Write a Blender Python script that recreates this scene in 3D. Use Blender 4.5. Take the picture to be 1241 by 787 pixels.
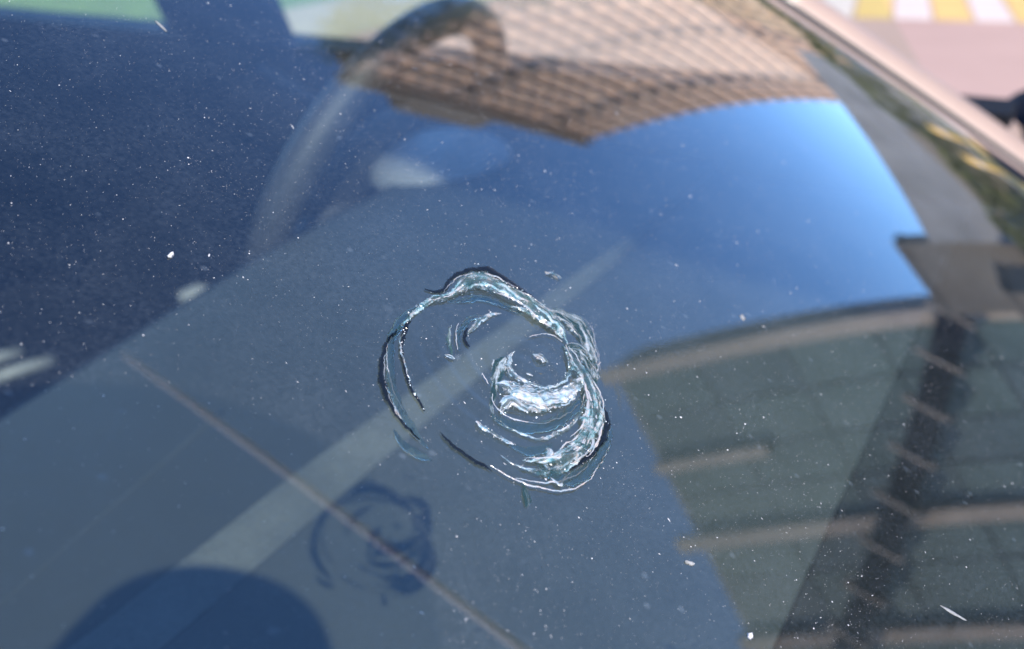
import bpy, math, random
import numpy as np
from mathutils import Vector, Matrix

for o in list(bpy.data.objects):
    bpy.data.objects.remove(o, do_unlink=True)
scene = bpy.context.scene
col = scene.collection
R = math.radians
rnd = random.Random(7)

# ------------------------------------------------------------------ camera
# world origin = middle of the star break, X = across the car towards the driver, Y = towards the cabin, Z up
CAM = Vector((-0.19834, -0.10447, 0.11148))
FW = Vector((0.81829, 0.41400, -0.39876)).normalized()
RT = FW.cross(Vector((0, 0, 1))).normalized()
UP = RT.cross(FW).normalized()
cd = bpy.data.cameras.new('Camera')
cam = bpy.data.objects.new('Camera', cd)
col.objects.link(cam)
cam.matrix_world = Matrix.Translation(CAM) @ Matrix((RT, UP, -FW)).transposed().to_4x4()
cd.sensor_fit = 'HORIZONTAL'
cd.sensor_width = 36.0
cd.lens = 40.33
cd.clip_start = 0.005
cd.clip_end = 2000.0
cd.dof.use_dof = True
cd.dof.focus_distance = 0.252
cd.dof.aperture_fstop = 13.0
scene.camera = cam

# ------------------------------------------------------------------ sky and sun
SUN = Vector((-0.5544, -0.5201, 0.6497)).normalized()
world = bpy.data.worlds.new('World')
scene.world = world
world.use_nodes = True
wn = world.node_tree.nodes
wn.clear()
sky = wn.new('ShaderNodeTexSky')
sky.sky_type = 'NISHITA'
sky.sun_disc = False
sky.sun_elevation = math.asin(SUN.z)
sky.sun_rotation = math.atan2(SUN.x, SUN.y)
sky.air_density = 1.0
sky.dust_density = 0.25
sky.ozone_density = 10.0
sky.altitude = 1000
bg = wn.new('ShaderNodeBackground')
bg.inputs['Strength'].default_value = 0.15
wo = wn.new('ShaderNodeOutputWorld')
world.node_tree.links.new(sky.outputs[0], bg.inputs[0])
world.node_tree.links.new(bg.outputs[0], wo.inputs[0])
sl = bpy.data.lights.new('Sun', 'SUN')
sl.energy = 2.35
sl.angle = R(0.53)
sl.color = (1.0, 0.93, 0.84)
so = bpy.data.objects.new('Sun', sl)
col.objects.link(so)
so.location = SUN * 50
so.rotation_euler = SUN.to_track_quat('Z', 'Y').to_euler()

vs = scene.view_settings
vs.view_transform = 'Standard'
vs.look = 'None'
vs.exposure = 1.7
vs.gamma = 1.0
vs.use_curve_mapping = False
cy = scene.cycles
cy.use_denoising = True
cy.max_bounces = 14
cy.transparent_max_bounces = 24
cy.transmission_bounces = 10
cy.glossy_bounces = 5
cy.diffuse_bounces = 3
cy.caustics_reflective = False
cy.caustics_refractive = False
cy.sample_clamp_indirect = 6.0

# ------------------------------------------------------------------ helpers
def link(o, parent=None):
    col.objects.link(o)
    if parent is not None:
        o.parent = parent
        o.matrix_parent_inverse = parent.matrix_world.inverted()
    return o

def tag(o, label=None, cat=None, group=None, kind=None):
    if label: o['label'] = label
    if cat: o['category'] = cat
    if group: o['group'] = group
    if kind: o['kind'] = kind
    return o

def mesh(name, vs_, fs_, mat, parent=None, smooth=False):
    me = bpy.data.meshes.new(name)
    me.from_pydata([tuple(v) for v in vs_], [], fs_)
    if smooth:
        me.polygons.foreach_set('use_smooth', [True] * len(me.polygons))
    me.update()
    if mat is not None:
        me.materials.append(mat)
    o = bpy.data.objects.new(name, me)
    return link(o, parent)

def empty(name, loc):
    o = bpy.data.objects.new(name, None)
    o.location = loc
    o.empty_display_size = 0.05
    col.objects.link(o)
    bpy.context.view_layer.update()
    return o

BOXF = [(0, 3, 2, 1), (4, 5, 6, 7), (0, 1, 5, 4), (1, 2, 6, 5), (2, 3, 7, 6), (3, 0, 4, 7)]
def boxv(x0, x1, y0, y1, z0, z1):
    return [(x0, y0, z0), (x1, y0, z0), (x1, y1, z0), (x0, y1, z0), (x0, y0, z1), (x1, y0, z1), (x1, y1, z1), (x0, y1, z1)]

def box(name, x0, x1, y0, y1, z0, z1, mat, parent=None, bevel=0.0):
    o = mesh(name, boxv(x0, x1, y0, y1, z0, z1), BOXF, mat, parent)
    if bevel:
        b = o.modifiers.new('bevel', 'BEVEL'); b.width = bevel; b.segments = 3
        o.data.polygons.foreach_set('use_smooth', [True] * len(o.data.polygons))
    return o

def obox(name, frame, u0, u1, d0, d1, z0, z1, mat, parent=None):
    """box in a facade frame: u along the wall, d out of the wall, z up"""
    org, eu, ed = frame
    v = []
    for z in (z0, z1):
        for (u, d) in ((u0, d0), (u1, d0), (u1, d1), (u0, d1)):
            p = org + eu * u + ed * d
            v.append((p.x, p.y, z))
    return mesh(name, v, BOXF, mat, parent)

def grid(name, fn, nu, nv, mat, parent=None, smooth=True, thick=0.0):
    v = []; f = []
    for i in range(nu + 1):
        for j in range(nv + 1):
            v.append(fn(i / nu, j / nv))
    for i in range(nu):
        for j in range(nv):
            a = i * (nv + 1) + j
            f.append((a, a + nv + 1, a + nv + 2, a + 1))
    o = mesh(name, v, f, mat, parent, smooth)
    if thick:
        s = o.modifiers.new('solid', 'SOLIDIFY'); s.thickness = thick; s.offset = -1
    return o

def tube(name, pts, rad, mat, parent=None, n=12, closed=False):
    pts = [Vector(p) for p in pts]
    v = []; f = []
    N = len(pts)
    prev = None
    for i, p in enumerate(pts):
        a = pts[(i - 1) % N] if (closed or i > 0) else p
        b = pts[(i + 1) % N] if (closed or i < N - 1) else p
        t = (b - a).normalized()
        if prev is None:
            r = t.orthogonal().normalized()
        else:
            r = (prev - t * prev.dot(t)).normalized()
        prev = r
        s = t.cross(r)
        rr = rad(i / max(1, N - 1)) if callable(rad) else rad
        for k in range(n):
            an = 2 * math.pi * k / n
            v.append(p + (r * math.cos(an) + s * math.sin(an)) * rr)
    M = N if closed else N - 1
    # for closed loops find the offset that avoids a twist
    off = 0
    if closed:
        best = 1e9
        for k in range(n):
            d = (v[k] - v[(N - 1) * n]).length
            if d < best: best, off = d, k
    for i in range(M):
        for k in range(n):
            a = i * n + k; b = i * n + (k + 1) % n
            if i == N - 1:
                c = (k + 1 + off) % n; d = (k + off) % n
            else:
                c = (i + 1) * n + (k + 1) % n; d = (i + 1) * n + k
            f.append((a, b, c, d))
    if not closed:
        f.append(tuple(range(n - 1, -1, -1)))
        f.append(tuple((N - 1) * n + k for k in range(n)))
    return mesh(name, v, f, mat, parent, True)

# ------------------------------------------------------------------ materials
def newmat(name):
    m = bpy.data.materials.new(name)
    m.use_nodes = True
    m.node_tree.nodes.clear()
    return m, m.node_tree.nodes, m.node_tree.links

def noise(n, l, scale, detail=4, rough=0.55, coord='Object', vec=None, dist=0.0):
    t = n.new('ShaderNodeTexNoise')
    t.inputs['Scale'].default_value = scale
    t.inputs['Detail'].default_value = detail
    t.inputs['Roughness'].default_value = rough
    t.inputs['Distortion'].default_value = dist
    if vec is None:
        tc = n.new('ShaderNodeTexCoord'); vec = tc.outputs[coord]
    l.new(vec, t.inputs['Vector'])
    return t.outputs['Fac']

def ramp(n, l, fac, stops):
    r = n.new('ShaderNodeValToRGB')
    e = r.color_ramp.elements
    while len(e) > 1: e.remove(e[-1])
    e[0].position = stops[0][0]; e[0].color = stops[0][1]
    for p, c in stops[1:]:
        q = e.new(p); q.color = c
    l.new(fac, r.inputs[0])
    return r.outputs[0]

def math_(n, l, op, a, b=None, c=None, clamp=False):
    m = n.new('ShaderNodeMath'); m.operation = op; m.use_clamp = clamp
    for i, x in enumerate((a, b, c)):
        if x is None: continue
        if isinstance(x, (int, float)): m.inputs[i].default_value = x
        else: l.new(x, m.inputs[i])
    return m.outputs[0]

def g3(c, a=1.0): return (c[0], c[1], c[2], a)

def plain(name, c1, c2=None, scale=8.0, rough=0.6, metal=0.0, bump=0.0, bscale=60.0, spec=0.5, coat=0.0):
    m, n, l = newmat(name)
    p = n.new('ShaderNodeBsdfPrincipled'); o = n.new('ShaderNodeOutputMaterial')
    l.new(p.outputs[0], o.inputs[0])
    c2 = c2 or tuple(x * 0.8 for x in c1)
    f = noise(n, l, scale, 6, 0.6)
    l.new(ramp(n, l, f, [(0.3, g3(c2)), (0.7, g3(c1))]), p.inputs['Base Color'])
    p.inputs['Roughness'].default_value = rough
    p.inputs['Metallic'].default_value = metal
    p.inputs['Specular IOR Level'].default_value = spec
    p.inputs['Coat Weight'].default_value = coat
    if bump:
        b = n.new('ShaderNodeBump'); b.inputs['Strength'].default_value = bump; b.inputs['Distance'].default_value = 0.002
        l.new(noise(n, l, bscale, 5), b.inputs['Height']); l.new(b.outputs[0], p.inputs['Normal'])
    return m

M = {}
M['road'] = plain('road paving', (0.44, 0.27, 0.20), (0.37, 0.225, 0.165), 1.2, 0.85, bump=0.5, bscale=40)
M['asphalt'] = plain('asphalt', (0.34, 0.33, 0.32), (0.25, 0.245, 0.24), 2.0, 0.9)
M['white_paint'] = plain('white road paint', (0.66, 0.50, 0.40), (0.55, 0.43, 0.35), 6, 0.7)
M['yellow_paint'] = plain('yellow road paint', (0.66, 0.42, 0.13), (0.58, 0.35, 0.10), 6, 0.7)
M['grass'] = plain('grass', (0.18, 0.25, 0.04), (0.11, 0.14, 0.035), 5.0, 0.9, bump=1.0, bscale=50)
M['dry_grass'] = plain('dry grass', (0.16, 0.16, 0.05), (0.10, 0.09, 0.035), 3.0, 0.9)
M['path'] = plain('sandy path', (0.46, 0.36, 0.22), (0.38, 0.30, 0.18), 2.0, 0.9)
M['concrete'] = plain('grey render', (0.31, 0.295, 0.28), (0.20, 0.19, 0.18), 1.4, 0.9)
M['tan'] = plain('tan concrete', (0.50, 0.40, 0.31), (0.38, 0.30, 0.23), 1.5, 0.85)
M['brown'] = plain('brown render', (0.18, 0.15, 0.115), (0.12, 0.10, 0.078), 0.7, 0.9)
M['green_panel'] = plain('grey green facade panel', (0.100, 0.145, 0.122), (0.076, 0.112, 0.096), 0.6, 0.45)
M['green_panel2'] = plain('dark green facade panel', (0.085, 0.122, 0.115), (0.066, 0.097, 0.092), 0.6, 0.45)
M['dark_steel'] = plain('dark painted steel', (0.006, 0.006, 0.009), None, 3, 0.9, spec=0.1)
M['dark_glass'] = plain('dark window glass', (0.015, 0.018, 0.022), None, 1, 0.08)
M['tower_window'] = plain('shuttered window', (0.24, 0.16, 0.11), (0.10, 0.07, 0.055), 0.4, 0.5)
M['cornice'] = plain('weathered cornice', (0.24, 0.19, 0.14), (0.16, 0.13, 0.10), 1.0, 0.9)
def brickmat():
    m, n, l = newmat('sunlit brick')
    p = n.new('ShaderNodeBsdfPrincipled'); o = n.new('ShaderNodeOutputMaterial'); l.new(p.outputs[0], o.inputs[0])
    f = noise(n, l, 0.35, 5); f2 = noise(n, l, 9.0, 3)
    c = ramp(n, l, math_(n, l, 'ADD', math_(n, l, 'MULTIPLY', f, 0.7), math_(n, l, 'MULTIPLY', f2, 0.3)),
             [(0.35, (0.60, 0.34, 0.20, 1)), (0.65, (0.72, 0.46, 0.29, 1))])
    l.new(c, p.inputs['Base Color']); p.inputs['Roughness'].default_value = 0.9
    return m
M['brick'] = brickmat()
M['paint'] = plain('pale beige car paint', (0.33, 0.22, 0.155), (0.30, 0.20, 0.145), 30, 0.5, 0.0, coat=0.05)
M['rubber'] = plain('black rubber', (0.02, 0.02, 0.018), None, 40, 0.6)
M['black_gloss'] = plain('black mirror housing', (0.006, 0.006, 0.01), None, 20, 0.7, spec=0.1)
M['cabin'] = plain('black cabin plastic', (0.005, 0.005, 0.006), None, 30, 0.7, spec=0.2)
M['fabric'] = plain('black seat fabric', (0.004, 0.004, 0.005), (0.003, 0.003, 0.004), 12, 0.95, spec=0.1)
M['pale'] = plain('pale grey plastic', (0.20, 0.205, 0.20), None, 30, 0.5)
M['leather'] = plain('black leather rim', (0.050, 0.050, 0.052), (0.040, 0.040, 0.042), 200, 0.45, bump=0.3, bscale=900, spec=0.6)
M['hub'] = plain('grey steering hub', (0.36, 0.37, 0.38), None, 60, 0.5)
M['chrome'] = plain('satin aerial metal', (0.92, 0.80, 0.88), (0.90, 0.78, 0.86), 30, 0.5, 0.0)
M['body_black'] = plain('black camera body', (0.015, 0.015, 0.016), None, 300, 0.6, bump=0.4, bscale=1500)
M['lens_glass'] = plain('lens glass', (0.005, 0.006, 0.012), None, 10, 0.03)
M['tyre'] = plain('tyre rubber', (0.02, 0.02, 0.02), None, 30, 0.85)
M['alloy'] = plain('wheel alloy', (0.5, 0.5, 0.52), None, 20, 0.35, 0.9)

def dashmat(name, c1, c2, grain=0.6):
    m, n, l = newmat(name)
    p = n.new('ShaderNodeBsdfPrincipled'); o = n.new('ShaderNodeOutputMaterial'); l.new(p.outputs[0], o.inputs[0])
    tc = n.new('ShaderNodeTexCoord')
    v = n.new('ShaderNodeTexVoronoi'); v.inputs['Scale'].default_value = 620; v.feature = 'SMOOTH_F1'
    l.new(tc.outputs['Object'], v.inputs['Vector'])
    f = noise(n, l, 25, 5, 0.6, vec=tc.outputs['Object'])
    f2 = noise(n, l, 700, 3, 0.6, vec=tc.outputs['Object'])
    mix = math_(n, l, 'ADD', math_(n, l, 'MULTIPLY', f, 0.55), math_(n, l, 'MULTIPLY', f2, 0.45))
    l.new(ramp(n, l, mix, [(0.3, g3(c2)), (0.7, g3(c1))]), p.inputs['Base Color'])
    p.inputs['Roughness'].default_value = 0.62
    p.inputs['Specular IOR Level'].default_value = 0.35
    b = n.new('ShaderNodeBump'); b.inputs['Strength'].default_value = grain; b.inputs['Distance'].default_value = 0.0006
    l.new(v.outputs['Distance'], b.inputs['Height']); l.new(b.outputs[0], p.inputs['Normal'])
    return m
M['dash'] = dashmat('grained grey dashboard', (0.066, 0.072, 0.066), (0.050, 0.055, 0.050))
M['dash_black'] = dashmat('black front grille strip', (0.013, 0.014, 0.014), (0.009, 0.010, 0.010))
M['leaf'] = plain('poplar leaves', (0.085, 0.11, 0.03), (0.04, 0.055, 0.018), 1.5, 0.7)
M['bark'] = plain('bark', (0.12, 0.09, 0.06), None, 4, 0.9)
M['hedge'] = plain('olive hedge leaves', (0.13, 0.13, 0.035), (0.07, 0.075, 0.02), 2.0, 0.8)
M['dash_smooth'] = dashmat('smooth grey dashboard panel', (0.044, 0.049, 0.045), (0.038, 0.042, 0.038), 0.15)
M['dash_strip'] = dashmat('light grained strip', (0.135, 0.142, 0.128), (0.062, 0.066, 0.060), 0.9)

def glassmat():
    m, n, l = newmat('dusty laminated glass')
    out = n.new('ShaderNodeOutputMaterial')
    fr = n.new('ShaderNodeFresnel'); fr.inputs['IOR'].default_value = 1.52
    F2 = math_(n, l, 'DIVIDE', math_(n, l, 'MULTIPLY', fr.outputs[0], 1.7), math_(n, l, 'MULTIPLY_ADD', fr.outputs[0], 0.7, 1.0), clamp=True)
    tr = n.new('ShaderNodeBsdfTransparent'); tr.inputs[0].default_value = (0.84, 0.90, 0.88, 1)
    gl = n.new('ShaderNodeBsdfGlossy'); gl.inputs['Roughness'].default_value = 0.012
    gl.inputs['Color'].default_value = (1, 1, 1, 1)
    mx = n.new('ShaderNodeMixShader'); l.new(F2, mx.inputs[0]); l.new(tr.outputs[0], mx.inputs[1]); l.new(gl.outputs[0], mx.inputs[2])
    df = n.new('ShaderNodeBsdfDiffuse'); df.inputs[0].default_value = (0.50, 0.57, 0.62, 1)
    f1 = noise(n, l, 38, 6, 0.65); f2 = noise(n, l, 900, 3, 0.6)
    du = math_(n, l, 'MULTIPLY', math_(n, l, 'POWER', f1, 1.5), math_(n, l, 'POWER', f2, 2.0))
    du = math_(n, l, 'MULTIPLY', du, 0.14, clamp=True)
    tc = n.new('ShaderNodeTexCoord')
    for sc_, rad, amt in ((170.0, 0.17, 0.055), (60.0, 0.10, 0.05)):
        vo = n.new('ShaderNodeTexVoronoi'); vo.inputs['Scale'].default_value = sc_; l.new(tc.outputs['Object'], vo.inputs['Vector'])
        sp = math_(n, l, 'MULTIPLY', math_(n, l, 'SUBTRACT', rad, vo.outputs['Distance']), 9.0, clamp=True)
        sep = n.new('ShaderNodeSeparateColor'); l.new(vo.outputs['Color'], sep.inputs[0])
        pick = math_(n, l, 'GREATER_THAN', sep.outputs[0], 0.72)
        du = math_(n, l, 'ADD', du, math_(n, l, 'MULTIPLY', math_(n, l, 'MULTIPLY', sp, pick), amt))
    m2 = n.new('ShaderNodeMixShader'); l.new(du, m2.inputs[0]); l.new(mx.outputs[0], m2.inputs[1]); l.new(df.outputs[0], m2.inputs[2])
    l.new(m2.outputs[0], out.inputs[0])
    return m
M['glass'] = glassmat()
def clear_inner():
    m, n, l = newmat('inner glass face')
    out = n.new('ShaderNodeOutputMaterial'); tr = n.new('ShaderNodeBsdfTransparent'); tr.inputs[0].default_value = (0.97, 0.985, 0.975, 1)
    l.new(tr.outputs[0], out.inputs[0]); return m
M['glass_inner'] = clear_inner()
def sideglass():
    m, n, l = newmat('side window glass')
    out = n.new('ShaderNodeOutputMaterial'); fr = n.new('ShaderNodeFresnel'); fr.inputs['IOR'].default_value = 1.15
    tr = n.new('ShaderNodeBsdfTransparent'); tr.inputs[0].default_value = (0.86, 0.93, 0.88, 1)
    gl = n.new('ShaderNodeBsdfGlossy'); gl.inputs['Roughness'].default_value = 0.01
    mx = n.new('ShaderNodeMixShader'); l.new(fr.outputs[0], mx.inputs[0]); l.new(tr.outputs[0], mx.inputs[1]); l.new(gl.outputs[0], mx.inputs[2])
    l.new(mx.outputs[0], out.inputs[0]); return m
M['side_glass'] = sideglass()

def crackmats():
    # crushed glass: fibrous white and teal flakes running along each fracture
    def frost(name, dens, sharp, cols, gloss, amin=0.0, rim=0.0):
        m, n, l = newmat(name)
        out = n.new('ShaderNodeOutputMaterial')
        uvn = n.new('ShaderNodeUVMap'); uvn.uv_map = 'mm'
        mp = n.new('ShaderNodeMapping'); mp.inputs['Scale'].default_value = (0.11, 0.75, 1)
        l.new(uvn.outputs[0], mp.inputs[0])
        f1 = noise(n, l, 1.0, 4, 0.55, vec=mp.outputs[0], dist=0.9)
        uvc = n.new('ShaderNodeUVMap'); uvc.uv_map = 'across'
        sx = n.new('ShaderNodeSeparateXYZ'); l.new(uvc.outputs[0], sx.inputs[0])
        c = math_(n, l, 'ABSOLUTE', math_(n, l, 'MULTIPLY_ADD', sx.outputs[1], 2.0, -1.0))
        edge = math_(n, l, 'SUBTRACT', 1.0, math_(n, l, 'POWER', c, 1.8), clamp=True)
        fw_ = noise(n, l, 0.7, 6, 0.62, vec=uvn.outputs[0], dist=0.8)
        rough_edge = math_(n, l, 'ADD', edge, math_(n, l, 'MULTIPLY', math_(n, l, 'SUBTRACT', fw_, 0.5), 2.0))
        cover = math_(n, l, 'MULTIPLY', math_(n, l, 'SUBTRACT', rough_edge, 0.28), 4.0, clamp=True)
        a = math_(n, l, 'MULTIPLY_ADD', math_(n, l, 'SUBTRACT', math_(n, l, 'ADD', math_(n, l, 'MULTIPLY', f1, 0.82), math_(n, l, 'MULTIPLY', fw_, 0.18)), dens), sharp, 0.5, clamp=True)
        a = math_(n, l, 'MAXIMUM', a, amin)
        f3 = noise(n, l, 0.55, 4, 0.6, coord='Object', vec=uvn.outputs[0])
        colr = ramp(n, l, f3, cols)
        if rim:
            wob = math_(n, l, 'ADD', c, math_(n, l, 'MULTIPLY', math_(n, l, 'SUBTRACT', f3, 0.5), 1.1))
            rm = math_(n, l, 'MULTIPLY', math_(n, l, 'SUBTRACT', wob, 0.62), 5.0, clamp=True)
            streak = math_(n, l, 'MULTIPLY', math_(n, l, 'SUBTRACT', f1, 0.58), 7.0, clamp=True)
            rm = math_(n, l, 'MAXIMUM', math_(n, l, 'MULTIPLY', rm, rim), streak, clamp=True)
            mc = n.new('ShaderNodeMix'); mc.data_type = 'RGBA'
            l.new(rm, mc.inputs[0]); l.new(colr, mc.inputs[6]); mc.inputs[7].default_value = (0.80, 0.72, 0.64, 1)
            colr = mc.outputs[2]
            a = math_(n, l, 'MULTIPLY', math_(n, l, 'MAXIMUM', a, rm), edge, clamp=True)
        df = n.new('ShaderNodeBsdfDiffuse'); l.new(colr, df.inputs[0])
        tl = n.new('ShaderNodeBsdfTranslucent'); l.new(colr, tl.inputs[0])
        gl = n.new('ShaderNodeBsdfGlossy'); gl.inputs['Roughness'].default_value = 0.22
        bp = n.new('ShaderNodeBump'); bp.inputs['Strength'].default_value = 0.7; bp.inputs['Distance'].default_value = 0.0007
        l.new(f1, bp.inputs['Height'])
        for s in (df, gl): l.new(bp.outputs[0], s.inputs['Normal'])
        m1 = n.new('ShaderNodeMixShader'); m1.inputs[0].default_value = 0.25
        l.new(df.outputs[0], m1.inputs[1]); l.new(tl.outputs[0], m1.inputs[2])
        m2 = n.new('ShaderNodeMixShader'); m2.inputs[0].default_value = gloss
        l.new(m1.outputs[0], m2.inputs[1]); l.new(gl.outputs[0], m2.inputs[2])
        rf = n.new('ShaderNodeBsdfRefraction'); rf.inputs['Color'].default_value = (0.66, 0.92, 0.88, 1)
        rf.inputs['IOR'].default_value = 1.10; rf.inputs['Roughness'].default_value = 0.08
        l.new(bp.outputs[0], rf.inputs['Normal'])
        m3 = n.new('ShaderNodeMixShader'); l.new(a, m3.inputs[0]); l.new(rf.outputs[0], m3.inputs[1]); l.new(m2.outputs[0], m3.inputs[2])
        tr = n.new('ShaderNodeBsdfTransparent')
        m4 = n.new('ShaderNodeMixShader'); l.new(cover, m4.inputs[0]); l.new(tr.outputs[0], m4.inputs[1]); l.new(m3.outputs[0], m4.inputs[2])
        l.new(m4.outputs[0], out.inputs[0])
        return m
    M['frost'] = frost('teal and white fractured glass', 0.54, 5.5,
        [(0.30, (0.08, 0.25, 0.26, 1)), (0.44, (0.28, 0.45, 0.44, 1)), (0.56, (0.58, 0.62, 0.60, 1)), (0.68, (0.74, 0.60, 0.50, 1))], 0.16, 0.10, 0.0)
    M['frost_white'] = frost('crushed white glass', 0.50, 5.5,
        [(0.30, (0.16, 0.30, 0.36, 1)), (0.45, (0.38, 0.47, 0.50, 1)), (0.56, (0.64, 0.63, 0.60, 1)), (0.70, (0.66, 0.52, 0.42, 1))], 0.14, 0.12)
    M['feather'] = frost('thin feathered glass', 0.60, 4.0,
        [(0.3, (0.55, 0.66, 0.68, 1)), (0.7, (0.80, 0.74, 0.68, 1))], 0.1)
    M['hair'] = frost('hairline crack edge', 0.36, 9.0, [(0.3, (0.26, 0.36, 0.39, 1)), (0.65, (0.62, 0.50, 0.42, 1))], 0.15)
    m, n, l = newmat('painted dark crack reflection')
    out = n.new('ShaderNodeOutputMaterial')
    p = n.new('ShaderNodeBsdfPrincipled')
    p.inputs['Base Color'].default_value = (0.006, 0.009, 0.014, 1); p.inputs['Roughness'].default_value = 0.35  # crack faces mirroring the dark cabin, painted in as a near-black colour
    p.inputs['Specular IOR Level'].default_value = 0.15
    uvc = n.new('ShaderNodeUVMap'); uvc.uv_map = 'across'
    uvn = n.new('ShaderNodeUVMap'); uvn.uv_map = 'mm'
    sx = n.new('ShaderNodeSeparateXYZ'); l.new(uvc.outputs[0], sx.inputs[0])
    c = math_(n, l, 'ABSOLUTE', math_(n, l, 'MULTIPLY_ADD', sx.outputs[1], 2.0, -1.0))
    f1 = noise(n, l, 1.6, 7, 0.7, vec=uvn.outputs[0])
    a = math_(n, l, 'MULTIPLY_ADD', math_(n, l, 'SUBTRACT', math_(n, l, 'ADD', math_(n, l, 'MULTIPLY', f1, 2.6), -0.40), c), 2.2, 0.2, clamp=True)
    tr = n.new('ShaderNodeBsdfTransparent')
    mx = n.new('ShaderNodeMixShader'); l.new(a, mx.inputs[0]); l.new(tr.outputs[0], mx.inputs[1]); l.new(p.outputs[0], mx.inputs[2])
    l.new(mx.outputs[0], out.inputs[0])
    M['painted_dark'] = m
    m, n, l = newmat('clear raised glass')
    out = n.new('ShaderNodeOutputMaterial')
    g = n.new('ShaderNodeBsdfGlass'); g.inputs['IOR'].default_value = 1.14; g.inputs['Roughness'].default_value = 0.03
    g.inputs['Color'].default_value = (0.93, 1.0, 0.99, 1)
    tr = n.new('ShaderNodeBsdfTransparent'); tr.inputs[0].default_value = (0.97, 1.0, 0.99, 1)
    mx = n.new('ShaderNodeMixShader'); mx.inputs[0].default_value = 0.75
    l.new(tr.outputs[0], mx.inputs[1]); l.new(g.outputs[0], mx.inputs[2])
    l.new(mx.outputs[0], out.inputs[0])
    M['clear'] = m
crackmats()
M['dust'] = plain('pale road dust', (0.74, 0.68, 0.63), (0.28, 0.27, 0.26), 260, 0.9)
M['flake'] = plain('pale dried flake', (0.34, 0.32, 0.29), (0.20, 0.19, 0.17), 900, 0.7, bump=0.5, bscale=2500)

# ------------------------------------------------------------------ glass shape
TH = 0.5112; K2 = 0.1377; K4 = 0.1048; XC = 0.0743; KY = 0.0537
GN = Vector((0, -math.sin(TH), math.cos(TH))); GM = Vector((0, math.cos(TH), math.sin(TH)))
S0 = K2 * XC ** 2 + K4 * XC ** 4
def gw(x, v):
    t = x - XC
    return S0 - K2 * t * t - K4 * t ** 4 - KY * v * v
def gp(x, v, h=0.0):
    w = gw(x, v)
    return Vector((x, v * GM.y + (w + h) * GN.y, v * GM.z + (w + h) * GN.z))
GROUND = -1.13

# ------------------------------------------------------------------ ground
def sheet(name, x0, x1, y0, y1, z, mat):
    o = mesh(name, [(x0, y0, z), (x1, y0, z), (x1, y1, z), (x0, y1, z)], [(0, 1, 2, 3)], mat)
    return tag(o, kind='structure')
sheet('ground', -600, 600, -600, 600, GROUND - 0.004, M['asphalt'])
road = sheet('road', -14, 10.4, -60, 60, GROUND, M['road'])
sheet('path', 1.8, 10.4, 4.2, 5.3, GROUND + 0.004, M['path'])
sheet('lawn', 1.8, 10.4, 5.3, 40, GROUND + 0.004, M['grass'])
sheet('verge', 10.62, 14.6, -40, 40, GROUND + 0.10, M['dry_grass'])
zf = (Vector((8.12, 2.0, 0)), Vector((0.27, -0.963, 0)).normalized(), Vector((0.985, 0.17, 0)).normalized())
for k in range(14):
    obox('crossing_stripe', zf, k * 0.272, k * 0.272 + 0.25, 0.0, 1.75, GROUND + 0.002, GROUND + 0.005, M['yellow_paint'] if k % 2 == 0 else M['white_paint'], road)
kerb = empty('kerb', (10.51, 0, GROUND))
tag(kerb, 'low stone kerb with a few yellow painted blocks along the dry verge', 'kerb')
yk = -14.0
while yk < 8.0:
    yel = (-2.2 < yk < -0.4)
    box('kerb_block', 10.41, 10.62, yk, yk + 0.49, GROUND - 0.05, GROUND + 0.13, M['yellow_paint'] if yel else M['concrete'], kerb)
    yk += 0.5

# ------------------------------------------------------------------ brick tower seen mirrored at the top of the glass
def prism(name, poly, z0, z1, mat, parent):
    n = len(poly)
    v = [(p[0], p[1], z0) for p in poly] + [(p[0], p[1], z1) for p in poly]
    f = [tuple(range(n - 1, -1, -1)), tuple(range(n, 2 * n))] + [(i, (i + 1) % n, n + (i + 1) % n, n + i) for i in range(n)]
    return mesh(name, v, f, mat, parent)
NA = Vector((81.0, 14.3, 0)); FA = Vector((123.6, 0.6, 0))
eu = (FA - NA).normalized(); ed = Vector((eu.y, -eu.x, 0))
LA = (FA - NA).length; TOPA = 58.5
fa = (Vector((NA.x, NA.y, 0)), eu, ed)
tower = empty('brick_tower', (NA.x, NA.y, GROUND))
tag(tower, 'sunlit brick apartment tower with columns of dark windows, mirrored near the top of the windscreen', 'building')
prism('wall', [NA, FA, FA + Vector((14, 9, 0)), NA + Vector((26, 6.4, 0))][::-1], GROUND, TOPA, M['brick'], tower)
par = obox('cornice', fa, -0.3, LA + 0.3, -0.4, 0.7, TOPA, TOPA + 1.1, M['cornice'], tower)
obox('roof_house', fa, 14.0, 29.0, -6.0, -1.0, TOPA, TOPA + 7.0, M['cornice'], tower)
obox('roof_house', fa, 3.0, 11.0, -6.0, -2.0, TOPA, TOPA + 2.6, M['cornice'], tower)
ST = 3.0
cols_u = [1.6, 5.0, 8.4, 11.0, 18.0, 21.2, 24.4, 27.6, 36.2, 39.4, 42.6]
for s in range(19):
    zb = 0.6 + s * ST
    obox('ledge', fa, 0, LA, 0.0, 0.55, zb + 2.55, zb + 2.80, M['tan'], tower)
    for u in cols_u:
        w = obox('window', fa, u - 0.6, u + 0.6, 0.02, 0.06, zb + 0.8, zb + 2.1, M['tower_window'], tower)
    for u0 in (13.4, 31.2):
        obox('loggia', fa, u0, u0 + 1.6, 0.02, 0.08, zb + 0.1, zb + 2.5, M['tower_window'], tower)
        obox('balcony', fa, u0 - 0.2, u0 + 2.2, 0.09, 1.2, zb - 0.15, zb + 0.05, M['tan'], tower)

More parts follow.
